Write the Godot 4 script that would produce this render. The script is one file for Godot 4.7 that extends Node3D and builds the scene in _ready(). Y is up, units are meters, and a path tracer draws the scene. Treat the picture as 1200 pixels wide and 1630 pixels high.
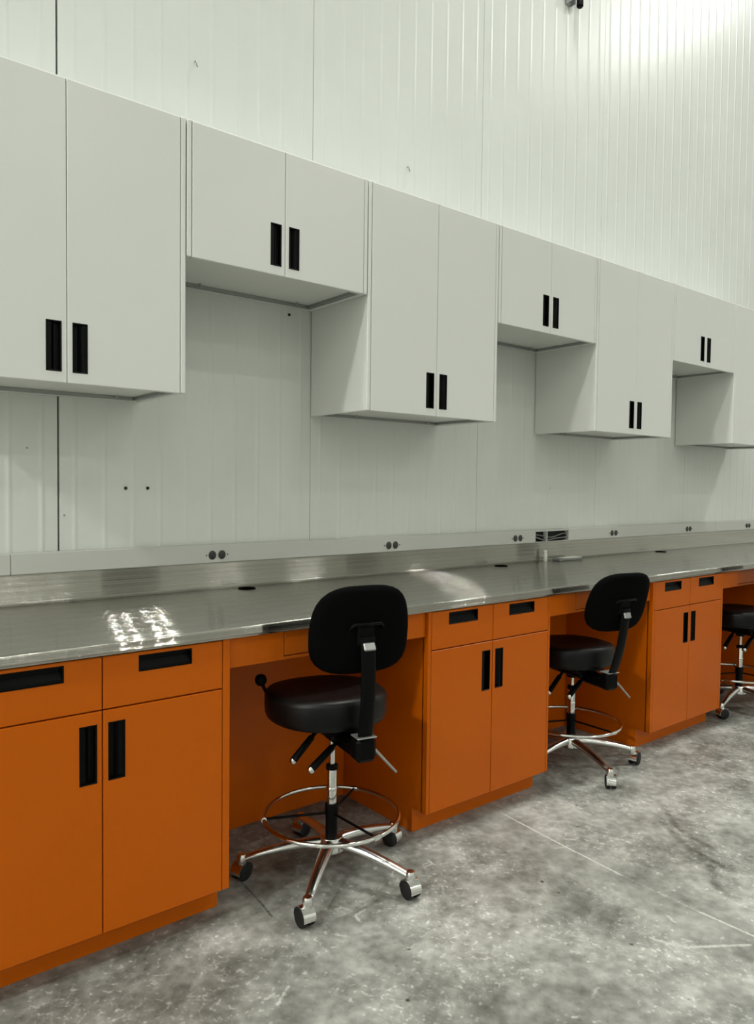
extends Node3D
# A row of orange steel base cabinets and white wall cabinets along the ribbed metal wall of a
# workshop, with a stainless counter and three black drafting stools.  Metres, y up; the wall is
# the plane z = 0 and the camera looks at it from z = 2.84.

# ---- lamps and exposure (tuned here only) -------------------------------------------------
const EXPOSURE := 0.348
const LAMP_Y := 8.0
const LAMP_COLOR := Color(1.0, 1.0, 0.975)
# x, z, energy of each hanging fixture
const LAMPS := [
	[-8.2, 2.55, 205.0], [-2.3, 0.8, 50.0], [3.65, 0.85, 78.0], [9.8, 2.95, 62.0],
	[-8.2, 8.0, 26.0], [-2.3, 8.0, 14.0], [3.65, 8.0, 14.0], [9.0, 8.0, 26.0],
	[-2.3, 12.5, 26.0], [3.65, 12.5, 26.0], [9.0, 12.5, 26.0],
]

const COUNTER_Y := 0.914
const BASE_Z := 0.788      # face of the base cabinets
const UP_Z := 0.4165       # face of the wall cabinets
const UP_TOP := 2.592
const UP_TALL := 1.6596
const UP_SHORT := 2.1293
const KICK_Y := 0.0945

var M := {}
var taken := {}

func _ready():
	make_camera_and_light()
	make_materials()
	make_room()
	make_counter()
	make_cabinets()
	make_raceway()
	make_stools()
	make_small_things()

# ============================================================ camera, light
func make_camera_and_light():
	var cam := Camera3D.new()
	cam.name = "camera"
	var yaw := 0.6794
	var pitch := -0.0375
	var roll := 0.0119
	var fwd := Vector3(sin(yaw) * cos(pitch), sin(pitch), -cos(yaw) * cos(pitch))
	var right := Vector3(cos(yaw), 0, sin(yaw))
	var up := right.cross(fwd)
	var r2 := right * cos(roll) + up * sin(roll)
	var u2 := up * cos(roll) - right * sin(roll)
	cam.transform = Transform3D(Basis(r2, u2, -fwd), Vector3(0, 1.3567, 2.8393))
	cam.fov = rad_to_deg(2.0 * atan(815.0 / 1186.27))
	cam.near = 0.05
	cam.far = 60.0
	add_child(cam)
	cam.current = true
	var env := Environment.new()
	env.background_mode = Environment.BG_COLOR
	env.background_color = Color(0.02, 0.02, 0.02)
	env.ambient_light_source = Environment.AMBIENT_SOURCE_DISABLED
	env.tonemap_mode = Environment.TONE_MAPPER_LINEAR
	env.tonemap_exposure = EXPOSURE
	env.sdfgi_enabled = true
	env.ssao_enabled = true
	env.ssil_enabled = true
	var we := WorldEnvironment.new()
	we.name = "world_environment"
	we.environment = env
	add_child(we)

func make_lamp(x: float, z: float, energy: float, idx: int):
	var t := thing("high_bay_light", "white four-strip high bay light hanging from the ceiling", "light", Vector3(x, LAMP_Y, z), "high bay lights")
	var st := begin()
	bevel_box(st, Vector3(-0.40, 0.0, -0.3), Vector3(0.40, 0.07, 0.3), 0.01)
	obj("housing", st, M.white_paint, t)
	for k in 4:
		var sx: float = [-0.325, -0.13, 0.14, 0.32][k]
		st = begin()
		bevel_box(st, Vector3(sx - 0.022, -0.012, -0.26), Vector3(sx + 0.022, 0.0, 0.26), 0.004)
		obj("light_strip", st, M.glow, t)
		var l := AreaLight3D.new()
		l.name = "strip_lamp"
		l.area_size = Vector2(0.036, 0.5)
		l.light_color = LAMP_COLOR
		l.light_energy = energy * 0.25
		l.shadow_enabled = true
		l.set("area_range", 30.0)
		l.rotation_degrees = Vector3(-90, 0, 0)
		l.position = Vector3(sx, -0.016, 0)
		t.add_child(l, true)
	for s in [-1, 1]:
		st = begin()
		tube(st, [Vector3(0, 0.07, s * 0.22), Vector3(0, ROOM_Y - LAMP_Y, s * 0.22)], [0.004, 0.004], 6)
		obj("hanger_cable", st, M.galvanised, t)

# ============================================================ materials
func mat(called: String, c: Color, rough: float, metal := 0.0) -> StandardMaterial3D:
	var m := StandardMaterial3D.new()
	m.resource_name = called
	m.albedo_color = c
	m.roughness = rough
	m.metallic = metal
	return m

func noise_tex(freq: float, seed_: int, ramp: Array, size := 512, as_normal := false, bump := 4.0) -> NoiseTexture2D:
	var n := FastNoiseLite.new()
	n.seed = seed_
	n.frequency = freq
	n.fractal_octaves = 4
	var t := NoiseTexture2D.new()
	t.width = size
	t.height = size
	t.seamless = true
	t.noise = n
	if as_normal:
		t.as_normal_map = true
		t.bump_strength = bump
	elif ramp.size() > 0:
		var g := Gradient.new()
		g.set_color(0, ramp[0])
		g.set_color(1, ramp[1])
		t.color_ramp = g
	return t

func triplanar(m: StandardMaterial3D, s: float):
	m.uv1_triplanar = true
	m.uv1_world_triplanar = true
	m.uv1_scale = Vector3(s, s, s)

func make_materials():
	M.orange = mat("orange_enamel", Color(0.77, 0.365, 0.0), 0.36)
	M.orange.metallic_specular = 0.32
	M.orange.normal_enabled = true
	M.orange.normal_texture = noise_tex(0.06, 5, [], 512, true, 1.0)
	M.orange.normal_scale = 0.06
	triplanar(M.orange, 3.0)
	M.white_paint = mat("white_enamel", Color(0.86, 0.868, 0.85), 0.3)
	M.white_paint.normal_enabled = true
	M.white_paint.normal_texture = noise_tex(0.06, 9, [], 512, true, 1.0)
	M.white_paint.normal_scale = 0.05
	triplanar(M.white_paint, 3.0)
	M.wall = mat("white_wall_panel", Color(0.85, 0.866, 0.848), 0.3)
	M.wall.metallic_specular = 0.3
	M.wall.albedo_texture = noise_tex(0.008, 21, [Color(0.975, 0.975, 0.975), Color(1, 1, 1)], 512)
	triplanar(M.wall, 0.35)
	M.seam = mat("dark_seam", Color(0.25, 0.26, 0.25), 0.8)
	M.plain = mat("pale_sheet_metal", Color(0.93, 0.935, 0.92), 0.6)
	M.grey = mat("grey_raceway_paint", Color(0.75, 0.76, 0.735), 0.42)
	M.outlet = mat("grey_outlet_plastic", Color(0.20, 0.20, 0.19), 0.5)
	M.slot = mat("outlet_slot", Color(0.02, 0.02, 0.02), 0.7)
	M.pull = mat("black_pull_plastic", Color(0.016, 0.018, 0.018), 0.42)
	M.fabric = mat("black_fabric", Color(0.022, 0.024, 0.024), 0.85)
	M.fabric.metallic_specular = 0.15
	M.pull.metallic_specular = 0.25
	M.vinyl = mat("black_vinyl", Color(0.02, 0.021, 0.021), 0.42)
	M.vinyl.metallic_specular = 0.36
	M.black = mat("black_plastic", Color(0.016, 0.016, 0.017), 0.5)
	M.black.metallic_specular = 0.22
	M.black_metal = mat("black_painted_steel", Color(0.016, 0.016, 0.018), 0.42)
	M.black_metal.metallic_specular = 0.24
	M.grommet = mat("matt_black_grommet", Color(0.05, 0.04, 0.03), 0.9)
	M.grommet.metallic_specular = 0.05
	M.rubber = mat("black_rubber", Color(0.025, 0.025, 0.026), 0.7)
	M.chrome = mat("chrome", Color(0.90, 0.90, 0.89), 0.08, 1.0)
	M.alu = mat("polished_aluminium", Color(0.88, 0.88, 0.87), 0.2, 1.0)
	M.galvanised = mat("galvanised_steel", Color(0.62, 0.63, 0.62), 0.45, 0.8)
	M.steel = mat("brushed_stainless", Color(0.73, 0.72, 0.69), 0.1, 1.0)
	M.steel.anisotropy_enabled = true
	M.steel.anisotropy = 1.0
	M.steel.normal_enabled = true
	M.steel.normal_texture = ImageTexture.create_from_image(brushed_image())
	M.steel.normal_scale = 1.0
	M.steel.uv1_scale = Vector3(11, 11, 11)
	M.white_plastic = mat("white_plastic", Color(0.88, 0.88, 0.84), 0.4)
	M.paper = mat("pale_paper", Color(0.78, 0.78, 0.74), 0.55)
	M.screw = mat("dark_screw", Color(0.16, 0.16, 0.16), 0.5, 0.6)
	M.wire = mat("grey_wire", Color(0.45, 0.46, 0.45), 0.5)
	M.glow = mat("lamp_diffuser", Color(0.95, 0.95, 0.92), 0.5)
	M.glow.emission_enabled = true
	M.glow.emission = LAMP_COLOR
	M.glow.emission_energy_multiplier = 3.0
	M.floor = mat("grey_concrete", Color(1, 1, 1), 0.5)
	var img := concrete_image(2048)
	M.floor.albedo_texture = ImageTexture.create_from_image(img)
	var bump := Image.new()
	bump.copy_from(img)
	bump.resize(1024, 1024)
	bump.bump_map_to_normal_map(1.2)
	M.floor.normal_enabled = true
	M.floor.normal_texture = ImageTexture.create_from_image(bump)
	M.floor.normal_scale = 0.35

# fine grinding lines along x: the normal is tipped only across them, mostly a little, now and then a lot
func brushed_image() -> Image:
	var rng := RandomNumberGenerator.new()
	rng.seed = 31
	var w := 2048
	var h := 4
	var img := Image.create(w, h, false, Image.FORMAT_RGB8)
	for x in w:
			var t := rng.randfn(0.0, 0.04)
			if rng.randf() < 0.40:
				t = rng.randfn(0.0, 0.6)
			t = clampf(t, -0.85, 0.85)
			for y in h:
				img.set_pixel(x, y, Color(0.5 + 0.5 * t, 0.5, 0.5 + 0.5 * sqrt(1.0 - t * t)))
	return img

func noise_bytes(size: int, freq: float, seed_: int, octaves: int, kind := FastNoiseLite.TYPE_SIMPLEX_SMOOTH, ridged := false) -> PackedByteArray:
	var n := FastNoiseLite.new()
	n.seed = seed_
	n.noise_type = kind
	n.frequency = freq
	n.fractal_octaves = octaves
	if kind == FastNoiseLite.TYPE_CELLULAR:     # warped cells: flaky patches with crisp edges
		n.cellular_return_type = FastNoiseLite.RETURN_CELL_VALUE
		n.domain_warp_enabled = true
		n.domain_warp_amplitude = 26.0
		n.domain_warp_frequency = 0.035
	if ridged:
		n.fractal_type = FastNoiseLite.FRACTAL_RIDGED
	return n.get_seamless_image(size, size).get_data()

const FLOOR_X := -0.5     # the concrete picture covers 5 m x 5 m from here
const FLOOR_Z := 0.4
const FLOOR_TILE := 5.0

func concrete_image(size: int) -> Image:
	var big := noise_bytes(size, 0.0026, 11, 3)
	var mid := noise_bytes(size, 0.013, 12, 5)
	var fine := noise_bytes(size, 0.05, 13, 4)
	var vein := noise_bytes(size, 0.045, 14, 4, FastNoiseLite.TYPE_SIMPLEX_SMOOTH, true)
	var fleck := noise_bytes(size, 0.085, 17, 4)
	var gate := noise_bytes(size, 0.007, 15, 4)
	var chip := noise_bytes(size, 0.045, 18, 2, FastNoiseLite.TYPE_CELLULAR)
	var out := PackedByteArray()
	out.resize(size * size * 3)
	for i in size * size:
		# a broad oval of paler concrete, its soft edge broken up by noise
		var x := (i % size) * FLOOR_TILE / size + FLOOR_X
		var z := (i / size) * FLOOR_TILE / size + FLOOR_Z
		var paleness := 1.0 - 0.7 * Vector2((x - 3.3) / 2.7, (z - 1.35) / 1.25).length() + (big[i] - 128) * 0.0035 + (mid[i] - 128) * 0.003
		paleness = clampf(paleness, 0.0, 1.0)
		var v := 112.0 + 40.0 * paleness + (big[i] - 128) * 0.09 + (mid[i] - 128) * 0.13 + (fine[i] - 128) * 0.17 + (chip[i] - 128) * 0.075
		if vein[i] > 200 and gate[i] > 118:
			v += minf((vein[i] - 200) * (gate[i] - 118) * 0.016, 26.0)
		if fleck[i] > 168 and gate[i] > 104:
			v += minf((fleck[i] - 168) * 1.1, 42.0)
		elif fleck[i] < 62:
			v -= (62 - fleck[i]) * 0.55
		var b := clampi(int(v), 25, 215)
		out[i * 3] = b
		out[i * 3 + 1] = mini(b + 1, 255)
		out[i * 3 + 2] = maxi(b - 5, 0)
	var img := Image.create_from_data(size, size, false, Image.FORMAT_RGB8, out)
	# marks that belong to the slab: a cracked line, a whitish filled cut, wheel scuffs, spots
	var rng := RandomNumberGenerator.new()
	rng.seed = 77
	stroke(img, rng, [Vector2(1.213, 0.62), Vector2(1.205, 0.75), Vector2(1.19, 0.87)], 0.0035, -42.0, 0.9)
	stroke(img, rng, [Vector2(2.325, 0.80), Vector2(2.300, 1.10), Vector2(2.283, 1.40)], 0.0042, 60.0, 0.85)
	stroke(img, rng, [Vector2(2.283, 1.40), Vector2(2.284, 1.68)], 0.0035, 30.0, 0.55)
	stroke(img, rng, [Vector2(2.284, 1.68), Vector2(2.291, 1.86), Vector2(2.30, 2.3)], 0.0045, 70.0, 0.9)
	stroke(img, rng, [Vector2(2.03, 1.66), Vector2(2.07, 1.745), Vector2(2.15, 1.80), Vector2(2.24, 1.862)], 0.006, 48.0, 0.7)
	for a in [[2.95, 1.15, 2.72, 1.5], [2.83, 1.2, 2.62, 1.62], [2.6, 1.55, 2.45, 1.72]]:
		stroke(img, rng, [Vector2(a[0], a[1]), Vector2((a[0] + a[2]) * 0.5 - 0.05, (a[1] + a[3]) * 0.5), Vector2(a[2], a[3])], 0.02, -9.0, 0.35)
	for k in 26:
		var p := Vector2(rng.randf_range(0.4, 3.2), rng.randf_range(0.95, 2.1))
		stroke(img, rng, [p, p + Vector2(rng.randf_range(-0.01, 0.01), rng.randf_range(-0.01, 0.01))], rng.randf_range(0.003, 0.006), -50.0, 0.7)
	for k in 70:
		var p := Vector2(rng.randf_range(0.3, 2.4), rng.randf_range(0.9, 2.1))
		var q := p + Vector2(rng.randf_range(-0.07, 0.07), rng.randf_range(-0.05, 0.05))
		var mid_p := (p + q) * 0.5 + Vector2(rng.randf_range(-0.02, 0.02), rng.randf_range(-0.02, 0.02))
		stroke(img, rng, [p, mid_p, q], rng.randf_range(0.002, 0.006), rng.randf_range(25.0, 60.0), 0.5)
	img.generate_mipmaps()
	return img

func stroke(img: Image, rng: RandomNumberGenerator, pts: Array, half: float, add: float, cover: float):
	var size := img.get_width()
	var s := size / FLOOR_TILE
	for i in pts.size() - 1:
		var a: Vector2 = pts[i]
		var b: Vector2 = pts[i + 1]
		var n := int(a.distance_to(b) * s * 1.2) + 1
		for k in n:
			var p := a.lerp(b, float(k) / n) - Vector2(FLOOR_X, FLOOR_Z)
			var r := half * s * rng.randf_range(0.6, 1.3)
			var c := p * s + Vector2(rng.randf_range(-0.6, 0.6), rng.randf_range(-0.6, 0.6))
			for dy in range(-int(r) - 1, int(r) + 2):
				for dx in range(-int(r) - 1, int(r) + 2):
					var d := Vector2(dx, dy).length()
					if d > r or rng.randf() > cover:
						continue
					var px := posmod(int(c.x) + dx, size)
					var py := posmod(int(c.y) + dy, size)
					var o := img.get_pixel(px, py)
					var f := add / 255.0 * (1.0 - 0.5 * d / maxf(r, 0.01)) * 0.6
					if add > 0.0 and o.r > 0.68 or add < 0.0 and o.r < 0.2:
						continue
					img.set_pixel(px, py, Color(o.r + f, o.g + f, o.b + f))

# ============================================================ node helpers
func numbered(parent: Node, called: String) -> String:
	var key := str(parent.get_instance_id()) + called
	var n: int = taken.get(key, 0)
	taken[key] = n + 1
	return called if n == 0 else "%s_%03d" % [called, n]

func thing(called: String, label: String, category: String, at: Vector3, group := "") -> Node3D:
	var o := Node3D.new()
	o.name = numbered(self, called)
	add_child(o)
	o.position = at
	tag(o, label, category, group)
	return o

func tag(o: Node, label: String, category: String, group := ""):
	o.set_meta("label", label)
	o.set_meta("category", category)
	if group != "":
		o.set_meta("group", group)

func obj(called: String, st: SurfaceTool, m: Material, parent: Node = self, smooth := true) -> MeshInstance3D:
	if smooth:
		st.generate_normals()
	return obj_mesh(called, st.commit(), m, parent)

func obj_mesh(called: String, mesh: Mesh, m: Material, parent: Node = self) -> MeshInstance3D:
	var o := MeshInstance3D.new()
	o.name = numbered(parent, called)
	o.mesh = mesh
	o.material_override = m
	o.cast_shadow = GeometryInstance3D.SHADOW_CASTING_SETTING_ON
	parent.add_child(o, true)
	return o

func struct(called: String, st: SurfaceTool, m: Material) -> MeshInstance3D:
	var o := obj(called, st, m, self)
	o.set_meta("kind", "structure")
	return o

func begin() -> SurfaceTool:
	var st := SurfaceTool.new()
	st.begin(Mesh.PRIMITIVE_TRIANGLES)
	return st

# ============================================================ shape helpers
func tri_out(st: SurfaceTool, a: Vector3, b: Vector3, c: Vector3, centre: Vector3):
	var n := (b - a).cross(c - a)
	if n.length_squared() < 1e-18:
		return
	if n.dot((a + b + c) / 3.0 - centre) > 0.0:
		put(st, a); put(st, c); put(st, b)
	else:
		put(st, a); put(st, b); put(st, c)

func put(st: SurfaceTool, p: Vector3):
	st.set_uv(Vector2(p.z + p.y, p.x))
	st.add_vertex(p)

func tri(st: SurfaceTool, a: Vector3, b: Vector3, c: Vector3):   # counter-clockwise seen from outside
	put(st, a); put(st, c); put(st, b)

func quad(st: SurfaceTool, a: Vector3, b: Vector3, c: Vector3, d: Vector3):
	tri(st, a, b, c)
	tri(st, a, c, d)

func bevel_box(st: SurfaceTool, lo: Vector3, hi: Vector3, b := 0.002, xf := Transform3D.IDENTITY):
	st.set_smooth_group(-1)
	var c := (lo + hi) * 0.5
	var h := (hi - lo) * 0.5
	b = minf(b, minf(h.x, minf(h.y, h.z)) * 0.9)
	var cc := xf * c
	var P := func(s: Vector3, axis: int) -> Vector3:
		var v := Vector3(s.x * (h.x - b), s.y * (h.y - b), s.z * (h.z - b))
		v[axis] = s[axis] * h[axis]
		return xf * (c + v)
	for axis in 3:
		var u := (axis + 1) % 3
		var w := (axis + 2) % 3
		for sg in [-1.0, 1.0]:
			var q := []
			for k in [[-1.0, -1.0], [1.0, -1.0], [1.0, 1.0], [-1.0, 1.0]]:
				var s := Vector3.ZERO
				s[axis] = sg; s[u] = k[0]; s[w] = k[1]
				q.append(P.call(s, axis))
			tri_out(st, q[0], q[1], q[2], cc)
			tri_out(st, q[0], q[2], q[3], cc)
		# edges running along this axis
		for su in [-1.0, 1.0]:
			for sw in [-1.0, 1.0]:
				var s0 := Vector3.ZERO
				s0[u] = su; s0[w] = sw; s0[axis] = -1.0
				var s1 := s0
				s1[axis] = 1.0
				var a = P.call(s0, u)
				var a2 = P.call(s0, w)
				var e = P.call(s1, u)
				var e2 = P.call(s1, w)
				tri_out(st, a, e, e2, cc)
				tri_out(st, a, e2, a2, cc)
	for sx in [-1.0, 1.0]:
		for sy in [-1.0, 1.0]:
			for sz in [-1.0, 1.0]:
				var s := Vector3(sx, sy, sz)
				tri_out(st, P.call(s, 0), P.call(s, 1), P.call(s, 2), cc)

# a slab facing +z with a rectangular hole cut through its front
func holed_plate(st: SurfaceTool, lo: Vector3, hi: Vector3, hole: Rect2, b := 0.002):
	st.set_smooth_group(-1)
	var z0 := lo.z
	var z1 := hi.z
	var xs := [lo.x + b, hole.position.x, hole.end.x, hi.x - b]
	var ys := [lo.y + b, hole.position.y, hole.end.y, hi.y - b]
	for i in 3:
		for j in 3:
			if i == 1 and j == 1:
				continue
			quad(st, Vector3(xs[i], ys[j], z1), Vector3(xs[i + 1], ys[j], z1), Vector3(xs[i + 1], ys[j + 1], z1), Vector3(xs[i], ys[j + 1], z1))
			quad(st, Vector3(xs[i + 1], ys[j], z0), Vector3(xs[i], ys[j], z0), Vector3(xs[i], ys[j + 1], z0), Vector3(xs[i + 1], ys[j + 1], z0))
	var c := (lo + hi) * 0.5
	var ring := func(x0: float, y0: float, x1: float, y1: float, z: float) -> Array:
		return [Vector3(x0, y0, z), Vector3(x1, y0, z), Vector3(x1, y1, z), Vector3(x0, y1, z)]
	var r0: Array = ring.call(lo.x + b, lo.y + b, hi.x - b, hi.y - b, z1)
	var r1: Array = ring.call(lo.x, lo.y, hi.x, hi.y, z1 - b)
	var r2: Array = ring.call(lo.x, lo.y, hi.x, hi.y, z0)
	var r3: Array = ring.call(lo.x + b, lo.y + b, hi.x - b, hi.y - b, z0)
	for pair in [[r0, r1], [r1, r2], [r2, r3]]:
		for k in 4:
			var n := (k + 1) % 4
			tri_out(st, pair[0][k], pair[0][n], pair[1][n], c)
			tri_out(st, pair[0][k], pair[1][n], pair[1][k], c)
	var h0: Array = ring.call(xs[1], ys[1], xs[2], ys[2], z1)
	var h1: Array = ring.call(xs[1], ys[1], xs[2], ys[2], z0)
	var hc := Vector3((xs[1] + xs[2]) * 0.5, (ys[1] + ys[2]) * 0.5, (z0 + z1) * 0.5)
	for k in 4:
		var n := (k + 1) % 4
		for t in [[h0[k], h0[n], h1[n]], [h0[k], h1[n], h1[k]]]:
			var nn: Vector3 = (t[1] - t[0]).cross(t[2] - t[0])
			if nn.dot(hc - t[0]) > 0.0:
				tri(st, t[0], t[1], t[2])
			else:
				tri(st, t[0], t[2], t[1])

func tube(st: SurfaceTool, pts: Array, radii: Array, sides := 12, closed := false, squash := 1.0, flat_axis := Vector3.ZERO, group := 1):
	var n := pts.size()
	var rings := []
	var up := Vector3.UP
	for i in n:
		var prev: Vector3 = pts[(i - 1 + n) % n] if closed else pts[maxi(i - 1, 0)]
		var next: Vector3 = pts[(i + 1) % n] if closed else pts[mini(i + 1, n - 1)]
		var d := (next - prev).normalized()
		if i == 0:
			up = flat_axis if flat_axis != Vector3.ZERO else (Vector3.UP if absf(d.y) < 0.9 else Vector3.RIGHT)
		elif flat_axis != Vector3.ZERO:
			up = flat_axis
		var s := d.cross(up).normalized()
		var u := s.cross(d).normalized()
		up = u
		var r: float = radii[mini(i, radii.size() - 1)]
		var ring := []
		for k in sides:
			var a := TAU * k / sides
			ring.append(pts[i] + s * cos(a) * r + u * sin(a) * r * squash)
		rings.append(ring)
	st.set_smooth_group(group)
	for i in (n if closed else n - 1):
		var A: Array = rings[i]
		var B: Array = rings[(i + 1) % n]
		for k in sides:
			var m := (k + 1) % sides
			quad(st, A[k], A[m], B[m], B[k])
	if not closed:
		st.set_smooth_group(-1)
		for e in [0, n - 1]:
			var R: Array = rings[e]
			var away: Vector3 = pts[1] if e == 0 else pts[n - 2]
			for k in range(1, sides - 1):
				tri_out(st, R[0], R[k], R[k + 1], away)

# profile: Vector2(radius, height) from bottom to top, turned around the local y axis
func lathe(st: SurfaceTool, prof: Array, sides := 24, xf := Transform3D.IDENTITY, sx := 1.0, sz := 1.0):
	var grp := 1
	for i in prof.size() - 1:
		var p: Vector2 = prof[i]
		var q: Vector2 = prof[i + 1]
		if i > 0:
			var o: Vector2 = prof[i - 1]
			if absf(angle_difference((p - o).angle(), (q - p).angle())) > 0.7:
				grp += 1
		st.set_smooth_group(grp)
		for k in sides:
			var a := TAU * k / sides
			var b := TAU * (k + 1) / sides
			var A := xf * Vector3(p.x * cos(a) * sx, p.y, p.x * sin(a) * sz)
			var B := xf * Vector3(p.x * cos(b) * sx, p.y, p.x * sin(b) * sz)
			var C := xf * Vector3(q.x * cos(b) * sx, q.y, q.x * sin(b) * sz)
			var D := xf * Vector3(q.x * cos(a) * sx, q.y, q.x * sin(a) * sz)
			if p.x > 1e-6:
				tri(st, A, C, B)
			if q.x > 1e-6:
				tri(st, A, D, C)

func solid_prism(st: SurfaceTool, outline: Array, z0: float, z1: float, xf := Transform3D.IDENTITY):   # convex outline in x,y
	st.set_smooth_group(-1)
	var c := Vector3.ZERO
	for p in outline:
		c += Vector3(p.x, p.y, (z0 + z1) * 0.5)
	c = xf * (c / outline.size())
	for i in outline.size():
		var p: Vector2 = outline[i]
		var q: Vector2 = outline[(i + 1) % outline.size()]
		var a := xf * Vector3(p.x, p.y, z0)
		var b := xf * Vector3(q.x, q.y, z0)
		var e := xf * Vector3(q.x, q.y, z1)
		var f := xf * Vector3(p.x, p.y, z1)
		tri_out(st, a, b, e, c)
		tri_out(st, a, e, f, c)
		if i > 0 and i < outline.size() - 1:
			var o: Vector2 = outline[0]
			tri_out(st, xf * Vector3(o.x, o.y, z0), a, b, c)
			tri_out(st, xf * Vector3(o.x, o.y, z1), f, e, c)

# ============================================================ the room
const ROOM_X0 := -10.6
const ROOM_X1 := 15.6
const ROOM_Z1 := 14.0
const ROOM_Y := 9.4
const SEAM_X := 0.805
const PANEL_W := 1.0935

func make_room():
	var st := begin()
	bevel_box(st, Vector3(ROOM_X0, 0, -0.25), Vector3(ROOM_X1, ROOM_Y, -0.045), 0.002)
	var wall := struct("wall_back", st, M.seam)
	# ribbed metal panels of the wall, one sheet each
	var mesh := rib_panel_mesh(PANEL_W - 0.0012)
	var mesh_gap := rib_panel_mesh(PANEL_W - 0.006)
	for k in range(-10, 13):
		var x := SEAM_X + PANEL_W * k
		if x < ROOM_X0 + 0.01 or x + PANEL_W > ROOM_X1 + 0.5:
			continue
		var p := obj_mesh("wall_panel", mesh_gap if k == -1 else mesh, M.wall, wall)
		p.position = Vector3(x + 0.0006, 0, 0)
	for s in [[1.049, 1.329], [1.136, 1.330], [1.78, 2.10]]:
		st = begin()
		lathe(st, [Vector2(0, 0.0), Vector2(0.0065, 0.0), Vector2(0.0065, 0.003), Vector2(0.004, 0.005), Vector2(0, 0.0055)], 10, Transform3D(Basis(Vector3.RIGHT, PI / 2), Vector3(s[0], s[1], 0)))
		obj("screw", st, M.screw, wall)
	for s in [[0.822, 1.229], [0.696, 1.47], [3.628, 1.344]]:
		st = begin()
		lathe(st, [Vector2(0, 0.0), Vector2(0.004, 0.0), Vector2(0.004, 0.0015), Vector2(0, 0.002)], 8, Transform3D(Basis(Vector3.RIGHT, PI / 2), Vector3(s[0], s[1], 0)))
		obj("nail", st, M.galvanised, wall)
	for s in [[1.33, 3.023], [2.459, 2.915]]:
		st = begin()
		tube(st, [Vector3(s[0], s[1] + 0.012, -0.002), Vector3(s[0], s[1] + 0.012, 0.012), Vector3(s[0], s[1] - 0.004, 0.016), Vector3(s[0] + 0.006, s[1] - 0.012, 0.012)], [0.0028], 6)
		obj("hook", st, M.galvanised, wall)
	for w in [["wall_left", Vector3(ROOM_X0 - 0.2, 0, -0.25), Vector3(ROOM_X0, ROOM_Y, ROOM_Z1)], ["wall_right", Vector3(ROOM_X1, 0, -0.25), Vector3(ROOM_X1 + 0.2, ROOM_Y, ROOM_Z1)], ["wall_front", Vector3(ROOM_X0 - 0.2, 0, ROOM_Z1), Vector3(ROOM_X1 + 0.2, ROOM_Y, ROOM_Z1 + 0.2)], ["ceiling", Vector3(ROOM_X0 - 0.2, ROOM_Y, -0.25), Vector3(ROOM_X1 + 0.2, ROOM_Y + 0.2, ROOM_Z1 + 0.2)]]:
		st = begin()
		bevel_box(st, w[1], w[2], 0.002)
		struct(w[0], st, M.plain)
	# floor: a thick slab whose top carries the concrete picture
	st = begin()
	st.set_smooth_group(-1)
	var a := Vector3(ROOM_X0 - 0.2, 0, -0.25)
	var b := Vector3(ROOM_X1 + 0.2, 0, ROOM_Z1 + 0.2)
	var low := -0.25
	var P := [Vector3(a.x, 0, b.z), Vector3(b.x, 0, b.z), Vector3(b.x, 0, a.z), Vector3(a.x, 0, a.z)]
	for t in [[0, 1, 2], [0, 2, 3]]:
		for k in [0, 2, 1]:
			var p: Vector3 = P[t[k]]
			st.set_uv(Vector2((p.x - FLOOR_X) / FLOOR_TILE, (p.z - FLOOR_Z) / FLOOR_TILE))
			st.add_vertex(p)
	for k in 4:
		var p: Vector3 = P[k]
		var q: Vector3 = P[(k + 1) % 4]
		quad(st, p + Vector3(0, low, 0), q + Vector3(0, low, 0), q, p)
	quad(st, P[3] + Vector3(0, low, 0), P[2] + Vector3(0, low, 0), P[1] + Vector3(0, low, 0), P[0] + Vector3(0, low, 0))
	st.generate_normals()
	st.generate_tangents()
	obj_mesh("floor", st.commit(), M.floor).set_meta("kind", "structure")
	for k in LAMPS.size():
		make_lamp(LAMPS[k][0], LAMPS[k][1], LAMPS[k][2], k)

func rib_panel_mesh(w: float) -> ArrayMesh:
	var st := begin()
	var pts := []                       # x, z of the face from left to right
	pts.append(Vector2(0, -0.004))
	pts.append(Vector2(0.0012, 0))
	pts.append(Vector2(0.005, 0))
	var pitch := w / 10.0
	for k in 10:
		var c := pitch * (k + 0.5)
		pts.append(Vector2(c - 0.019, 0))
		for i in 9:
			var t := i / 8.0 * 2.0 - 1.0
			pts.append(Vector2(c + t * 0.013, 0.0021 * 0.5 * (1.0 + cos(t * PI))))
		pts.append(Vector2(c + 0.019, 0))
	pts.append(Vector2(w - 0.005, 0))
	pts.append(Vector2(w - 0.0012, 0))
	pts.append(Vector2(w, -0.004))
	st.set_smooth_group(1)
	for i in pts.size() - 1:
		var p: Vector2 = pts[i]
		var q: Vector2 = pts[i + 1]
		st.set_smooth_group(-1 if i == 0 or i == pts.size() - 2 else 1)
		quad(st, Vector3(p.x, 0, p.y), Vector3(q.x, 0, q.y), Vector3(q.x, ROOM_Y, q.y), Vector3(p.x, ROOM_Y, p.y))
	st.set_smooth_group(-1)
	quad(st, Vector3(0, 0, -0.045), Vector3(0, 0, -0.004), Vector3(0, ROOM_Y, -0.004), Vector3(0, ROOM_Y, -0.045))
	quad(st, Vector3(w, 0, -0.004), Vector3(w, 0, -0.045), Vector3(w, ROOM_Y, -0.045), Vector3(w, ROOM_Y, -0.004))
	st.generate_normals()
	return st.commit()

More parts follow.
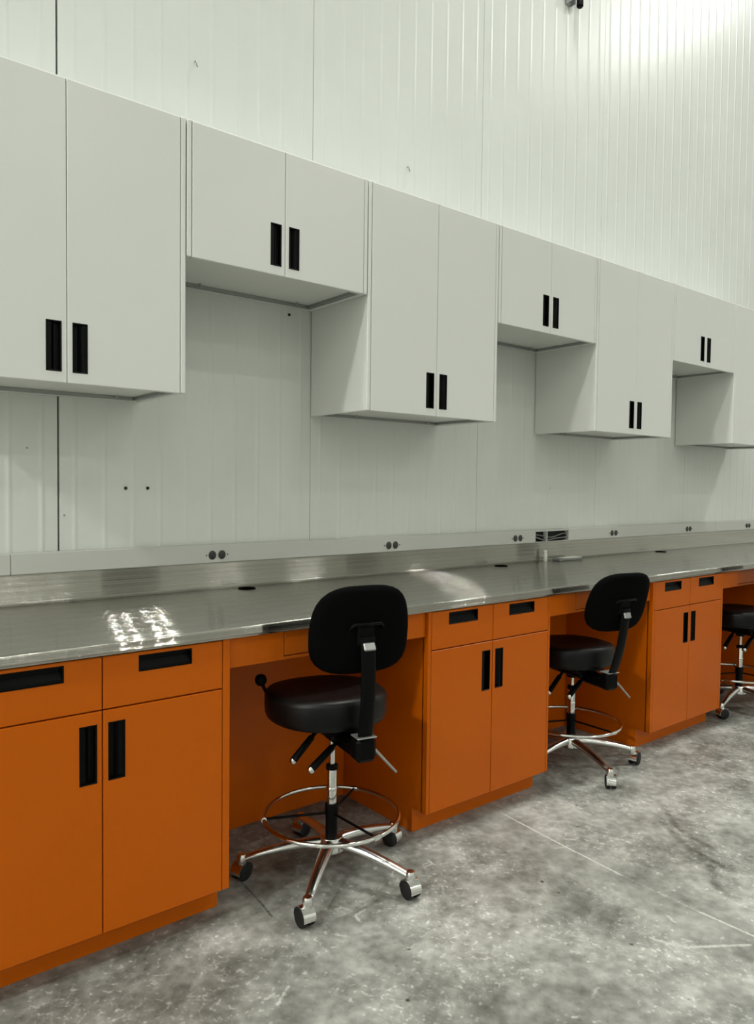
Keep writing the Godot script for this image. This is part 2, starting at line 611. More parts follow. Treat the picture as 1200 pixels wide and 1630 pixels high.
# ============================================================ counter
func make_counter():
	var x0 := -0.6
	var x1 := 6.4
	var t := thing("countertop", "long brushed stainless steel countertop with upstand running above the orange base cabinets", "countertop", Vector3(x0, 0.875, 0))
	var L := x1 - x0
	var st := begin()
	# turned-down front edge and flat top: a bent sheet profile, extruded along x
	var prof := [Vector2(0.02, 0.0), Vector2(0.02, 0.039), Vector2(0.802, 0.039), Vector2(0.8055, 0.0382), Vector2(0.8075, 0.0362), Vector2(0.808, 0.033), Vector2(0.808, 0.0125), Vector2(0.8072, 0.0118), Vector2(0.80, 0.0115), Vector2(0.793, 0.012), Vector2(0.793, 0.002), Vector2(0.60, 0.0005)]
	extrude_x(st, prof, L, 6)
	st.generate_normals()
	st.generate_tangents()
	obj("steel_top", st, M.steel, t, false)
	st = begin()
	var back := [Vector2(0.003, 0.0), Vector2(0.003, 0.1484), Vector2(0.018, 0.1484), Vector2(0.0202, 0.1465), Vector2(0.0206, 0.05), Vector2(0.024, 0.042), Vector2(0.031, 0.0393), Vector2(0.031, 0.0)]
	extrude_x(st, back, L, 6)
	st.generate_normals()
	st.generate_tangents()
	obj("backsplash", st, M.steel, t, false)
	for gx in [1.526, 3.10, 4.73]:
		st = begin()
		lathe(st, [Vector2(0.0, 0.0005), Vector2(0.024, 0.0005), Vector2(0.026, 0.0035), Vector2(0.034, 0.0035), Vector2(0.037, 0.0012), Vector2(0.037, 0.0)].map(func(v): return Vector2(v.x, v.y)), 28, Transform3D(Basis.IDENTITY, Vector3(gx - x0, 0.0392, 0.092)))
		var g := obj("cable_grommet", st, M.grommet, t)
		g.set_meta("label", "round black cable grommet set in the steel")

func extrude_x(st: SurfaceTool, prof: Array, L: float, seg: int):
	# prof: Vector2(z, y), outline going from the back over the top to the front
	for i in prof.size():
		var p: Vector2 = prof[i]
		var q: Vector2 = prof[(i + 1) % prof.size()]
		st.set_smooth_group(2 if p.distance_to(q) < 0.013 else -1)
		for k in seg:
			var xa := L * k / seg
			var xb := L * (k + 1) / seg
			quad(st, Vector3(xa, q.y, q.x), Vector3(xb, q.y, q.x), Vector3(xb, p.y, p.x), Vector3(xa, p.y, p.x))
	st.set_smooth_group(-1)
	var pv := PackedVector2Array(prof)
	var ids := Geometry2D.triangulate_polygon(pv)
	for i in range(0, ids.size(), 3):
		var a := pv[ids[i]]
		var b := pv[ids[i + 1]]
		var c := pv[ids[i + 2]]
		tri_out(st, Vector3(0, a.y, a.x), Vector3(0, b.y, b.x), Vector3(0, c.y, c.x), Vector3(1, a.y, a.x))
		tri_out(st, Vector3(L, a.y, a.x), Vector3(L, b.y, b.x), Vector3(L, c.y, c.x), Vector3(L - 1, a.y, a.x))

# ============================================================ cabinets
# black recessed pull that fills a hole in a door; along = 0 upright, 1 lying. deep: side the finger pocket lies on
func make_pull(parent: Node, r: Rect2, zf: float, deep: int):
	var st := begin()
	var e := 0.004
	var x0 := r.position.x
	var x1 := r.end.x
	var y0 := r.position.y
	var y1 := r.end.y
	# rim
	bevel_box(st, Vector3(x0, y0, zf - 0.012), Vector3(x0 + e, y1, zf + 0.0012), 0.001)
	bevel_box(st, Vector3(x1 - e, y0, zf - 0.012), Vector3(x1, y1, zf + 0.0012), 0.001)
	bevel_box(st, Vector3(x0, y0, zf - 0.012), Vector3(x1, y0 + e, zf + 0.0012), 0.001)
	bevel_box(st, Vector3(x0, y1 - e, zf - 0.012), Vector3(x1, y1, zf + 0.0012), 0.001)
	# pocket floor
	bevel_box(st, Vector3(x0, y0, zf - 0.019), Vector3(x1, y1, zf - 0.0165), 0.0005)
	bevel_box(st, Vector3(x0, y0, zf - 0.0175), Vector3(x0 + e, y1, zf - 0.010), 0.0005)
	bevel_box(st, Vector3(x1 - e, y0, zf - 0.0175), Vector3(x1, y1, zf - 0.010), 0.0005)
	# the sloping grip inside the pocket
	var o := []
	var w := r.size.x
	if deep == 2:    # lying: the slope rises to the bottom edge
		var h := r.size.y
		o = [Vector2(-0.0165, y0 + e), Vector2(-0.003, y0 + e), Vector2(-0.004, y0 + h * 0.22), Vector2(-0.0165, y0 + h * 0.62)]
		var xf := Transform3D(Basis(Vector3(0, 0, 1), Vector3(0, 1, 0), Vector3(-1, 0, 0)), Vector3(x1 - e, 0, zf))
		solid_prism(st, o, 0.0, w - 2 * e, xf)
	else:
		var xa := x0 + e if deep > 0 else x1 - e
		var sgn := 1.0 if deep > 0 else -1.0
		o = [Vector2(xa, -0.0165), Vector2(xa, -0.004), Vector2(xa + sgn * w * 0.28, -0.005), Vector2(xa + sgn * w * 0.50, -0.0165)]
		var xf := Transform3D(Basis(Vector3(1, 0, 0), Vector3(0, 0, 1), Vector3(0, 1, 0)), Vector3(0, y0 + e, zf))
		solid_prism(st, o, 0.0, r.size.y - 2 * e, xf)
	obj("recessed_handle", st, M.pull, parent)

func make_door(called: String, t: Node, lo: Vector3, hi: Vector3, hole: Rect2, m: Material, deep: int):
	var st := begin()
	holed_plate(st, lo, hi, hole)
	var d := obj(called, st, m, t)
	make_pull(d, hole, hi.z, deep)

func wall_cabinet(x0: float, x1: float, tall: bool, label: String):
	var yb := UP_TALL if tall else UP_SHORT
	var t := thing("wall_cabinet", label, "cabinet", Vector3(x0, yb, 0), "white wall cabinets above the counter")
	var w := x1 - x0
	var h := UP_TOP - yb
	var g := 0.0015
	var s := 0.019
	var st := begin()
	# carcass: sides, top, back, bottom pan set up inside the rim
	bevel_box(st, Vector3(g * 0.5, 0, 0.003), Vector3(s, h, UP_Z), 0.003)
	bevel_box(st, Vector3(w - s, 0, 0.003), Vector3(w - g * 0.5, h, UP_Z), 0.003)
	bevel_box(st, Vector3(s, 0.016, 0.004), Vector3(w - s, h - 0.001, UP_Z - 0.024), 0.001)
	bevel_box(st, Vector3(s, 0, 0.003), Vector3(w - s, 0.03, 0.018), 0.001)
	bevel_box(st, Vector3(s, h - 0.004, 0.01), Vector3(w - s, h, UP_Z - 0.003), 0.001)
	obj("carcass", st, M.white_paint, t)
	st = begin()
	# narrow return lip on the right and rear of the underside
	bevel_box(st, Vector3(w - s - 0.022, 0.004, 0.02), Vector3(w - s, 0.016, UP_Z - 0.03), 0.001)
	bevel_box(st, Vector3(s, 0.004, 0.02), Vector3(w - s - 0.024, 0.016, 0.042), 0.001)
	obj("bottom_lip", st, M.galvanised, t)
	for k in 2:
		st = begin()
		lathe(st, [Vector2(0, -0.003), Vector2(0.004, -0.003), Vector2(0.005, 0.0), Vector2(0.005, 0.014)], 10, Transform3D(Basis.IDENTITY, Vector3(w * (0.28 if k == 0 else 0.86), 0.002, 0.06)))
		obj("bottom_screw", st, M.galvanised, t)
	var mid := w * 0.5
	var hy := 0.033
	var hh := 0.156
	var y0 := 0.0 
	make_door("door", t, Vector3(s + 0.0018, y0, UP_Z - 0.02), Vector3(mid - 0.0008, h - 0.003, UP_Z), Rect2(mid - 0.063, hy, 0.047, hh), M.white_paint, 1)
	make_door("door", t, Vector3(mid + 0.0008, y0, UP_Z - 0.02), Vector3(w - s - 0.0018, h - 0.003, UP_Z), Rect2(mid + 0.016, hy, 0.047, hh), M.white_paint, -1)

func base_cabinet(x0: float, x1: float, mid_x: float, stile_l: float, stile_r: float, label: String):
	var t := thing("base_cabinet", label, "cabinet", Vector3(x0, 0, 0), "orange base cabinets under the counter")
	var w := x1 - x0
	var mid := mid_x - x0
	var top := 0.8745
	var st := begin()
	bevel_box(st, Vector3(0, KICK_Y, 0.03), Vector3(w, top, BASE_Z - 0.0225), 0.0015)
	bevel_box(st, Vector3(0, KICK_Y, BASE_Z - 0.03), Vector3(stile_l - 0.002, top, BASE_Z), 0.0012)
	bevel_box(st, Vector3(w - stile_r + 0.002, KICK_Y, BASE_Z - 0.03), Vector3(w, top, BASE_Z), 0.0012)
	obj("carcass", st, M.orange, t)
	st = begin()
	bevel_box(st, Vector3(0.0, 0.0, 0.06), Vector3(w, KICK_Y, 0.709), 0.0015)
	obj("toe_kick", st, M.orange, t)
	var xl := stile_l
	var xr := w - stile_r
	var g := 0.0016
	var zd := BASE_Z - 0.02
	for k in 2:
		var xa := xl if k == 0 else mid + g
		var xb := mid - g if k == 0 else xr
		var c := (xa + xb) * 0.5
		make_door("drawer", t, Vector3(xa, 0.7245 + 0.002, zd), Vector3(xb, 0.8725, BASE_Z), Rect2(c - 0.081, 0.8165, 0.162, 0.047), M.orange, 2)
		var hx := mid - 0.063 if k == 0 else mid + 0.015
		make_door("door", t, Vector3(xa, KICK_Y, zd), Vector3(xb, 0.7245 - 0.002, BASE_Z), Rect2(hx, 0.524, 0.048, 0.164), M.orange, 1 if k == 0 else -1)

func knee_space(x0: float, x1: float, where: String):
	var t := thing("apron_rail", "orange apron rail with a shallow drawer bridging the knee space " + where, "rail", Vector3(x0, 0.779, 0), "orange apron rails")
	var w := x1 - x0
	var zf := 0.772
	var d0 := 0.205
	var st := begin()
	bevel_box(st, Vector3(0.001, 0, zf - 0.03), Vector3(d0 - 0.0025, 0.0955, zf), 0.0012)
	bevel_box(st, Vector3(w - d0 + 0.0025, 0, zf - 0.03), Vector3(w - 0.001, 0.0955, zf), 0.0012)
	bevel_box(st, Vector3(d0 - 0.01, 0.0, zf - 0.03), Vector3(w - d0 + 0.01, 0.0955, zf - 0.021), 0.001)
	bevel_box(st, Vector3(d0 - 0.003, 0.0, zf - 0.03), Vector3(w - d0 + 0.003, 0.0105, zf), 0.001)
	obj("rail", st, M.orange, t)
	st = begin()
	bevel_box(st, Vector3(d0, 0.0135, zf - 0.02), Vector3(w - d0, 0.0945, zf), 0.0015)
	bevel_box(st, Vector3(d0 + 0.02, 0.0135, 0.3), Vector3(w - d0 - 0.02, 0.075, zf - 0.031), 0.002)
	obj("pencil_drawer", st, M.orange, t)
	var b := thing("back_panel", "orange back panel closing the knee space " + where, "panel", Vector3(x0, 0.0, 0), "orange knee space back panels")
	st = begin()
	bevel_box(st, Vector3(0.001, 0, 0.235), Vector3(w - 0.001, 0.872, 0.262), 0.0015)
	obj("sheet", st, M.orange, b)
	st = begin()
	lathe(st, [Vector2(0, 0), Vector2(0.006, 0), Vector2(0.006, 0.002), Vector2(0, 0.004)], 10, Transform3D(Basis(Vector3.RIGHT, PI / 2), Vector3(0.1, 0.54, 0.262)))
	obj("screw", st, M.white_plastic, b)

func make_cabinets():
	var up := [
		[0.3195, 1.1045, true, "tall white wall cabinet at the left end of the row, largest and nearest in view"],
		[1.1065, 1.8935, false, "short white wall cabinet with two doors directly right of the nearest tall cabinet"],
		[1.8955, 2.6815, true, "tall white wall cabinet hanging above the bright glare on the counter, between two short cabinets"],
		[2.6835, 3.4675, false, "short white wall cabinet above the white tube and the open raceway hole"],
		[3.4695, 4.2535, true, "tall white wall cabinet above the second stool, third tall one from the left"],
		[4.2555, 5.0295, false, "short white wall cabinet farthest along the row, nearest the right picture edge"],
		[5.0315, 5.8165, true, "tall white wall cabinet cut off by the right edge of the picture"],
	]
	for u in up:
		wall_cabinet(u[0], u[1], u[2], u[3])
	base_cabinet(0.304, 1.0825, 0.6935, 0.0255, 0.0255, "large orange base cabinet at the left, nearest in view, in front of the counter streaks")
	base_cabinet(1.914, 2.643, 2.274, 0.0175, 0.0145, "orange base cabinet with two doors between the first and second stools")
	base_cabinet(3.4705, 4.202, 3.8375, 0.02, 0.02, "orange base cabinet between the second and third stools")
	base_cabinet(5.03, 5.765, 5.3975, 0.02, 0.02, "orange base cabinet behind the third stool at the right picture edge")
	knee_space(1.0835, 1.913, "behind the nearest stool")
	knee_space(2.644, 3.4695, "behind the second stool")
	knee_space(4.203, 5.029, "behind the third stool")

# ============================================================ raceway with outlets
func make_raceway():
	var y0 := 1.0236
	var y1 := 1.0995
	var t := thing("outlet_raceway", "long grey metal outlet raceway on the wall just above the steel backsplash", "raceway", Vector3(0, y0, 0))
	var h := y1 - y0
	var hx0 := 3.464
	var hx1 := 3.775
	var z := 0.035
	# covers of the channel, with the joints and one uncovered opening
	var cuts := [-1.2, 0.6335, hx0, hx1, 5.6, 6.6]
	for i in cuts.size() - 1:
		if i == 2:
			continue
		var st := begin()
		bevel_box(st, Vector3(cuts[i] + 0.0006, 0, 0.003), Vector3(cuts[i + 1] - 0.0006, h, z), 0.003)
		obj("cover", st, M.grey, t)
	var st2 := begin()
	bevel_box(st2, Vector3(hx0, 0, 0.003), Vector3(hx1, 0.0045, z), 0.001)
	bevel_box(st2, Vector3(hx0, h - 0.012, 0.003), Vector3(hx1, h, z), 0.001)
	bevel_box(st2, Vector3(hx0, 0, 0.003), Vector3(hx1, h, 0.005), 0.0005)
	bevel_box(st2, Vector3(hx0 + 0.103, 0.003, 0.0), Vector3(hx0 + 0.110, h - 0.004, z - 0.002), 0.001)
	obj("open_channel", st2, M.grey, t)
	st2 = begin()
	bevel_box(st2, Vector3(hx0 + 0.002, 0.006, 0.0048), Vector3(hx1 - 0.002, h - 0.012, 0.006), 0.0005)
	obj("dark_liner", st2, M.slot, t)
	var rng := RandomNumberGenerator.new()
	rng.seed = 5
	for k in 4:
		st2 = begin()
		var pts := []
		var b := 0.045 - k * 0.008
		for i in 15:
			var f := i / 14.0
			pts.append(Vector3(hx0 + 0.005 + f * 0.3, b - 0.026 * sin(f * PI) * (0.6 + 0.3 * (k % 2)) + 0.004 * sin(f * 9.0 + k), 0.014 + 0.004 * (k % 3)))
		tube(st2, pts, [0.0042], 8)
		obj("wire", st2, M.wire if k % 2 == 0 else M.black, t)
	for k in 6:
		var cx: float = [1.418, 2.363, 3.303, 4.253, 5.198, 6.13][k]
		var o: Node3D = null
		for s in [-1, 1]:
			var st := begin()
			# a round receptacle face with flattened left and right sides
			lathe(st, [Vector2(0, 0.0), Vector2(0.0185, 0.0), Vector2(0.0185, 0.0022), Vector2(0.017, 0.0034), Vector2(0, 0.0034)], 22, Transform3D(Basis(Vector3.RIGHT, PI / 2), Vector3(cx + s * 0.0215, 0.0325, z)), 0.9, 1.0)
			var f := obj("receptacle", st, M.outlet, t)
			var sl := begin()
			for q in [[-0.0065, 0.006], [0.0065, 0.006]]:
				bevel_box(sl, Vector3(cx + s * 0.0215 - 0.002, 0.0325 + q[0] - 0.001, z + 0.003), Vector3(cx + s * 0.0215 + 0.006, 0.0325 + q[0] + 0.001, z + 0.0038), 0.0003)
			lathe(sl, [Vector2(0, 0), Vector2(0.0025, 0), Vector2(0.0025, 0.0006), Vector2(0, 0.0006)], 10, Transform3D(Basis(Vector3.RIGHT, PI / 2), Vector3(cx + s * 0.0215 - 0.009, 0.0325, z + 0.0032)))
			obj("slot", sl, M.slot, f)
			var sc := begin()
			lathe(sc, [Vector2(0, 0), Vector2(0.0032, 0), Vector2(0.0032, 0.0012), Vector2(0, 0.0018)], 8, Transform3D(Basis(Vector3.RIGHT, PI / 2), Vector3(cx + s * 0.048, 0.0325, z)))
			obj("screw", sc, M.screw, t)

# ============================================================ stools
func make_stools():
	make_stool(Vector3(1.481, 0, 0.775), -12.0, 55.0, 0.017, 0.0, "black drafting stool with chrome foot ring nearest the camera, fully in view")
	make_stool(Vector3(3.0, 0, 0.648), -12.0, 25.0, -0.035, 0.2, "black drafting stool partly hidden behind the middle orange cabinet, its backrest against the counter")
	make_stool(Vector3(4.62, 0, 0.70), -12.0, 88.0, -0.02, 0.1, "black drafting stool cut off by the right edge of the picture")

func make_stool(at: Vector3, turn: float, base_deg: float, lift: float, recline: float, label: String):
	var t := thing("drafting_stool", label, "stool", at, "black drafting stools")
	t.rotation_degrees.y = turn
	var st := begin()
	# --- five-armed chrome base
	for k in 5:
		var a := deg_to_rad(base_deg + 72.0 * k)
		var d := Vector3(cos(a), 0, sin(a))
		st = begin()
		var pts := []
		var rad := []
		for i in 13:
			var f := i / 12.0
			pts.append(d * lerpf(0.028, 0.303, f) + Vector3(0, 0.122 - 0.046 * pow(f, 1.7), 0))
			rad.append(lerpf(0.024, 0.0145, f))
		tube(st, pts, rad, 12, false, 0.72, Vector3.UP)
		var leg := obj("leg", st, M.alu, t)
		st = begin()
		lathe(st, [Vector2(0, 0.055), Vector2(0.014, 0.055), Vector2(0.017, 0.062), Vector2(0.017, 0.084), Vector2(0.013, 0.092), Vector2(0, 0.094)], 16, Transform3D(Basis.IDENTITY, d * 0.305))
		obj("end_boss", st, M.alu, leg)
		# twin-wheel caster
		var ca := a + deg_to_rad([40.0, -60.0, 75.0, 20.0, -30.0][k])
		if base_deg == 55.0:
			ca = deg_to_rad([-8.0, -8.0, 60.0, 60.0, -35.0][k])
		var ax := Vector3(cos(ca), 0, sin(ca))            # axle
		var bas := Basis(Vector3.UP.cross(ax), ax, Vector3.UP.cross(ax).cross(ax))
		var c := d * 0.313 + Vector3(0, 0.031, 0) + Vector3.UP.cross(ax) * 0.012
		st = begin()
		for s in [-1.0, 1.0]:
			lathe(st, [Vector2(0, -0.009), Vector2(0.026, -0.009), Vector2(0.0305, -0.006), Vector2(0.0305, 0.006), Vector2(0.026, 0.009), Vector2(0, 0.009)], 20, Transform3D(bas, c + ax * 0.0145 * s))
		var cs := obj("caster", st, M.rubber, t)
		st = begin()
		# chromed hood over the wheels
		hood(st, Transform3D(bas, c), 0.0325, 0.021)
		obj("caster_hood", st, M.chrome, cs)
		st = begin()
		tube(st, [d * 0.305 + Vector3(0, 0.035, 0), d * 0.305 + Vector3(0, 0.06, 0)], [0.0075], 10)
		obj("caster_stem", st, M.chrome, cs)
	st = begin()
	lathe(st, [Vector2(0, 0.085), Vector2(0.034, 0.085), Vector2(0.046, 0.095), Vector2(0.046, 0.125), Vector2(0.038, 0.14), Vector2(0, 0.142)], 28)
	obj("base_hub", st, M.alu, t)
	# --- column
	st = begin()
	lathe(st, [Vector2(0, 0.13), Vector2(0.0205, 0.13), Vector2(0.0205, 0.205), Vector2(0.019, 0.215), Vector2(0, 0.215)], 24)
	obj("column_sleeve", st, M.black, t)
	st = begin()
	lathe(st, [Vector2(0, 0.21), Vector2(0.0175, 0.21), Vector2(0.0175, 0.372), Vector2(0.016, 0.376), Vector2(0, 0.376)], 24)
	obj("gas_column", st, M.chrome, t)
	st = begin()
	lathe(st, [Vector2(0, 0.374), Vector2(0.021, 0.374), Vector2(0.021, 0.388), Vector2(0.016, 0.392), Vector2(0, 0.392)], 24)
	obj("column_collar", st, M.black, t)
	st = begin()
	lathe(st, [Vector2(0, 0.39), Vector2(0.0105, 0.39), Vector2(0.0105, 0.49 + lift), Vector2(0, 0.49 + lift)], 20)
	obj("gas_piston", st, M.chrome, t)
	st = begin()
	lathe(st, [Vector2(0.0, 0.300), Vector2(0.018, 0.300), Vector2(0.0195, 0.303), Vector2(0.0195, 0.309), Vector2(0.018, 0.312), Vector2(0, 0.312)], 24)
	obj("column_ring", st, M.chrome, t)
	# --- foot ring on its black carrier
	var ry := 0.216
	var rr := 0.232
	st = begin()
	var ring := []
	for i in 64:
		var a := TAU * i / 64
		ring.append(Vector3(cos(a) * rr, ry, sin(a) * rr))
	tube(st, ring, [0.0072], 12, true)
	var fr := obj("foot_ring", st, M.chrome, t)
	st = begin()
	lathe(st, [Vector2(0, 0.215), Vector2(0.0235, 0.215), Vector2(0.0235, 0.250), Vector2(0.021, 0.256), Vector2(0, 0.256)], 24)
	obj("ring_hub", st, M.black, t)
	for k in 3:
		var a := deg_to_rad(75.0 + 120.0 * k)
		st = begin()
		tube(st, [Vector3(cos(a) * 0.02, ry + 0.004, sin(a) * 0.02), Vector3(cos(a) * (rr - 0.004), ry, sin(a) * (rr - 0.004))], [0.0045], 8)
		obj("ring_spoke", st, M.black_metal, fr)
		st = begin()
		tube(st, [Vector3(cos(a - 0.05) * rr, ry, sin(a - 0.05) * rr), Vector3(cos(a + 0.05) * rr, ry, sin(a + 0.05) * rr)], [0.0098], 12)
		obj("ring_clamp", st, M.chrome, fr)
	var low_parts := t.get_child_count()
	# --- mechanism under the seat
	st = begin()
	bevel_box(st, Vector3(-0.055, 0.488, -0.11), Vector3(0.055, 0.522, 0.12), 0.01)
	bevel_box(st, Vector3(-0.085, 0.518, -0.13), Vector3(0.085, 0.545, 0.13), 0.006)
	bevel_box(st, Vector3(-0.032, 0.470, 0.09), Vector3(0.032, 0.520, 0.235), 0.01)
	lathe(st, [Vector2(0, 0.468), Vector2(0.024, 0.468), Vector2(0.032, 0.49), Vector2(0, 0.492)], 20)
	obj("seat_mechanism", st, M.black_metal, t)
	st = begin()
	bevel_box(st, Vector3(-0.034, 0.468, 0.215), Vector3(0.036, 0.545, 0.272), 0.012)
	var hs := obj("bar_housing", st, M.black, t)
	st = begin()
	bevel_box(st, Vector3(-0.034, 0.5455, 0.219), Vector3(0.034, 0.550, 0.275), 0.002)
	obj("clip_band", st, M.galvanised, hs)
	# upright bar, bending back and up to the backrest
	st = begin()
	var bar := []
	for i in 12:
		var f := i / 11.0
		bar.append(Vector3(0, lerpf(0.50, 0.865, f), 0.246 + 0.020 * f + 0.018 * sin(f * PI)))
	tube(st, bar, [0.026], 14, false, 0.30, Vector3(0, 0, 1))
	obj("support_bar", st, M.black_metal, t)
	st = begin()
	bevel_box(st, Vector3(-0.02, -0.013, -0.004), Vector3(0.02, 0.013, 0.006), 0.003, Transform3D(Basis(Vector3.RIGHT, -0.5), Vector3(0, 0.836, 0.279)))
	obj("bar_clip", st, M.galvanised, t)
	# --- levers
	for L in [[Vector3(-0.04, 0.512, -0.005), Vector3(-0.142, 0.407, 0.0)], [Vector3(-0.005, 0.503, 0.10), Vector3(-0.128, 0.418, 0.125)]]:
		st = begin()
		tube(st, [L[0], L[0].lerp(L[1], 0.3), L[0].lerp(L[1], 0.35), L[1]], [0.007, 0.007, 0.0115, 0.0125], 12)
		var lv := obj("lever", st, M.black, t)
		st = begin()
		var dir: Vector3 = (L[1] - L[0]).normalized()
		tube(st, [L[1] - dir * 0.002, L[1] + dir * 0.006, L[1] + dir * 0.010], [0.0133, 0.0133, 0.008], 12)
		obj("lever_tip", st, M.chrome, lv)
	st = begin()
	tube(st, [Vector3(0.033, 0.505, 0.25), Vector3(0.065, 0.468, 0.262), Vector3(0.105, 0.423, 0.27)], [0.0055, 0.0045, 0.0042], 8)
	obj("tilt_lever", st, M.galvanised, t)
	st = begin()
	tube(st, [Vector3(-0.10, 0.53, -0.05), Vector3(-0.16, 0.56, -0.07), Vector3(-0.205, 0.615, -0.083), Vector3(-0.226, 0.66, -0.088)], [0.006], 8)
	var arm := obj("side_lever", st, M.black_metal, t)
	st = begin()
	lathe(st, [Vector2(0, -0.02), Vector2(0.012, -0.017), Vector2(0.0195, -0.007), Vector2(0.0205, 0.004), Vector2(0.016, 0.015), Vector2(0.007, 0.02), Vector2(0, 0.021)], 18, Transform3D(Basis.IDENTITY, Vector3(-0.228, 0.668, -0.089)))
	obj("knob", st, M.black, arm)
	# --- seat cushion
	st = begin()
	seat_shape(st)
	obj("seat", st, M.vinyl, t).position = Vector3(-0.026, 0, 0)
	# --- backrest
	st = begin()
	back_shape(st)
	var back := obj("backrest", st, M.fabric, t)
	st = begin()
	bevel_box(st, Vector3(-0.030, 0.835, 0.236), Vector3(0.030, 0.90, 0.262), 0.006)
	obj("back_plate", st, M.black, back)
	st = begin()
	tube(st, [Vector3(-0.055, 0.882, 0.240), Vector3(-0.055, 0.896, 0.262), Vector3(-0.047, 0.905, 0.268), Vector3(0.047, 0.905, 0.268), Vector3(0.055, 0.896, 0.262), Vector3(0.055, 0.882, 0.240)], [0.0055], 8)
	obj("back_bracket", st, M.black_metal, back)
	for i in range(low_parts, t.get_child_count()):
		var part := t.get_child(i) as Node3D
		var kind := String(part.name)
		if kind == "support_bar" or kind == "backrest" or kind == "bar_clip":     # the back leans about the foot of its bar
			var pivot := Vector3(0, 0.5, 0.246)
			var turned := Basis(Vector3.RIGHT, recline)
			part.transform = Transform3D(turned, pivot - turned * pivot)
		part.position.y += lift

func hood(st: SurfaceTool, xf: Transform3D, r: float, half: float):
	# half drum over the upper side of the wheels; local y is the axle, local z points down
	var n := 14
	st.set_smooth_group(1)
	for i in n:
		var a := lerpf(-0.15, PI + 0.15, float(i) / n)
		var b := lerpf(-0.15, PI + 0.15, float(i + 1) / n)
		for R in [[r + 0.002, 1], [r, -1]]:
			var p := Vector3(cos(a) * R[0], -half, -sin(a) * R[0])
			var q := Vector3(cos(b) * R[0], -half, -sin(b) * R[0])
			var p2 := p + Vector3(0, 2 * half, 0)
			var q2 := q + Vector3(0, 2 * half, 0)
			var c := Vector3(0, 0, 0) if R[1] > 0 else (p + q + p2 + q2) * 0.5
			st.set_smooth_group(1 if R[1] > 0 else 2)
			tri_out(st, xf * p, xf * q, xf * q2, xf * c)
			tri_out(st, xf * p, xf * q2, xf * p2, xf * c)
		st.set_smooth_group(-1)
		for s in [-half, half]:
			var e := Vector3(cos(a) * r, s, -sin(a) * r)
			var f := Vector3(cos(b) * r, s, -sin(b) * r)
			var g := Vector3(cos(b) * (r + 0.002), s, -sin(b) * (r + 0.002))
			var h := Vector3(cos(a) * (r + 0.002), s, -sin(a) * (r + 0.002))
			tri_out(st, xf * e, xf * f, xf * g, xf * Vector3.ZERO)
			tri_out(st, xf * e, xf * g, xf * h, xf * Vector3.ZERO)

func seat_shape(st: SurfaceTool):
	# round upholstered pad: shallow dish on top, soft upper edge, straight side, tucked under
	var prof := [Vector2(0, 0.545), Vector2(0.165, 0.545), Vector2(0.195, 0.549), Vector2(0.209, 0.556), Vector2(0.2135, 0.568), Vector2(0.215, 0.595), Vector2(0.2145, 0.622), Vector2(0.2115, 0.631), Vector2(0.204, 0.638), Vector2(0.188, 0.6425), Vector2(0.15, 0.643), Vector2(0.10, 0.640), Vector2(0.05, 0.638), Vector2(0, 0.6375)]
	var n := 56
	st.set_smooth_group(1)
	for i in prof.size() - 1:
		for k in n:
			var c := []
			for w in [[i, k], [i, k + 1], [i + 1, k + 1], [i + 1, k]]:
				var p: Vector2 = prof[w[0]]
				var a: float = TAU * float(int(w[1]) % n) / n
				# slightly squared outline
				var sq := 1.0 + 0.035 * (1.0 - cos(4.0 * a)) * 0.5
				var v := Vector3(p.x * cos(a) * sq * 0.95, p.y, p.x * sin(a) * sq * 0.97)
				if p.y > 0.56:
					v.y += 0.010 * pow(clampf(p.x / 0.2, 0, 1), 2.0) * (0.5 - 0.5 * cos(2.0 * a)) * (1.0 if sin(a) > 0 else -0.6)
				c.append(v)
			if prof[i].x > 1e-6:
				tri(st, c[0], c[2], c[1])
			if prof[i + 1].x > 1e-6:
				tri(st, c[0], c[3], c[2])

func back_shape(st: SurfaceTool):
	# upholstered back: rounded outline, curved around the sitter, padded front and flat shell
	var nu := 44
	var layers := []
	var cy := 0.879
	# each layer: inset, z offset from the mid sheet
	for L in [[0.15, 0.0185], [0.055, 0.0185], [0.018, 0.016], [0.004, 0.010], [0.0, 0.002], [0.0, -0.010], [0.004, -0.020], [0.016, -0.028], [0.045, -0.034], [0.10, -0.036], [0.15, -0.037]]:
		var ring := []
		for k in nu:
			var a := TAU * k / nu
			var ca := cos(a)
			var sa := sin(a)
			# superellipse with a rounder, higher crown
			var e := 3.6 if sa < 0.0 else 3.2
			var q := pow(pow(absf(ca), e) + pow(absf(sa), e), -1.0 / e)
			var hw := 0.172
			var hh := 0.145 if sa > 0.0 else 0.135
			var x := ca * q * hw
			var y := sa * q * hh
			if sa > 0.0:
				x *= 1.0 - 0.07 * (y / hh)
			var s: float = 1.0 - L[0] / 0.15 * 0.999
			x *= s
			y *= s
			var z: float = 0.238 + L[1] - 0.9 * x * x + 0.10 * y + 0.25 * y * y
			ring.append(Vector3(x, cy + y, z))
		layers.append(ring)
	st.set_smooth_group(1)
	for i in layers.size() - 1:
		for k in nu:
			var m := (k + 1) % nu
			var A: Vector3 = layers[i][k]
			var B: Vector3 = layers[i][m]
			var C: Vector3 = layers[i + 1][m]
			var D: Vector3 = layers[i + 1][k]
			tri(st, A, C, B)
			tri(st, A, D, C)

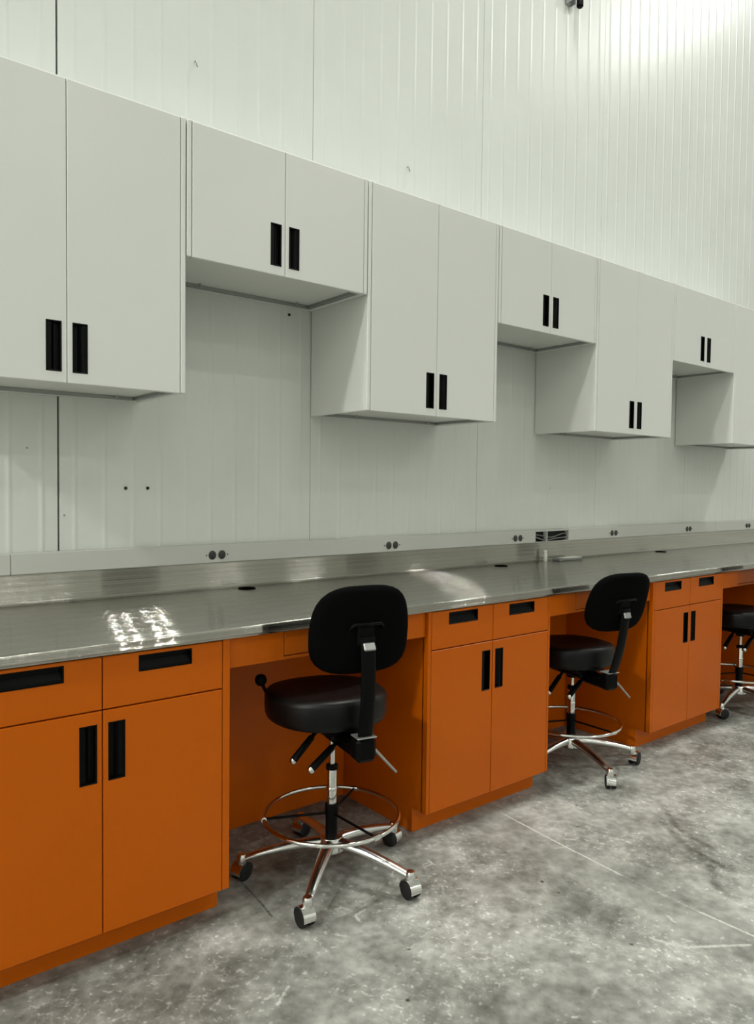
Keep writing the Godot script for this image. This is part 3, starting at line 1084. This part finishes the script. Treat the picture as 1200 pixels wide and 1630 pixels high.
# ============================================================ small things
func make_small_things():
	var y := COUNTER_Y + 0.0002
	var t := thing("plastic_tube", "small white plastic tube standing on the steel counter below the open raceway hole", "tube", Vector3(3.535, y, 0.05))
	var st := begin()
	lathe(st, [Vector2(0, 0), Vector2(0.0105, 0), Vector2(0.0115, 0.002), Vector2(0.0115, 0.038), Vector2(0.0085, 0.044), Vector2(0, 0.044)], 18)
	obj("body", st, M.white_plastic, t)
	st = begin()
	lathe(st, [Vector2(0, 0.043), Vector2(0.0075, 0.043), Vector2(0.0075, 0.049), Vector2(0.0095, 0.050), Vector2(0.0095, 0.062), Vector2(0.007, 0.065), Vector2(0, 0.065)], 18)
	obj("cap", st, M.white_plastic, t)
	t = thing("paper_packet", "flat pale paper packet lying on the steel counter right of the white tube", "packet", Vector3(3.70, y, 0.085))
	st = begin()
	bevel_box(st, Vector3(-0.11, 0, -0.03), Vector3(0.11, 0.014, 0.03), 0.003)
	obj("packet", st, M.wire, t)
	st = begin()
	bevel_box(st, Vector3(-0.065, 0.0142, -0.028), Vector3(0.108, 0.0165, 0.03), 0.0008, Transform3D(Basis(Vector3.UP, 0.04), Vector3.ZERO))
	obj("leaflet", st, M.white_plastic, t)
	t = thing("hanging_cable", "black cable end hanging beside a short grey channel high on the ribbed wall", "cable", Vector3(3.775, 4.225, 0.004))
	st = begin()
	tube(st, [Vector3(0, 2.97, 0.02), Vector3(0.003, 1.4, 0.025), Vector3(0, 0.05, 0.03), Vector3(0, 0.0, 0.03)], [0.007], 8)
	obj("cable", st, M.black, t)
	st = begin()
	lathe(st, [Vector2(0, -0.015), Vector2(0.014, -0.015), Vector2(0.02, -0.008), Vector2(0.02, 0.03), Vector2(0.012, 0.05), Vector2(0, 0.052)], 16, Transform3D(Basis.IDENTITY, Vector3(0, 0, 0.03)))
	obj("plug", st, M.black, t)
	t = thing("strut_channel", "short grey metal strut channel ending high on the ribbed wall beside the black cable", "channel", Vector3(3.70, 4.205, 0.004))
	st = begin()
	bevel_box(st, Vector3(-0.025, 0, 0), Vector3(0.025, 2.9, 0.004), 0.001)
	bevel_box(st, Vector3(-0.025, 0, 0), Vector3(-0.021, 2.9, 0.04), 0.001)
	bevel_box(st, Vector3(0.021, 0, 0), Vector3(0.025, 2.9, 0.04), 0.001)
	obj("channel", st, M.galvanised, t)
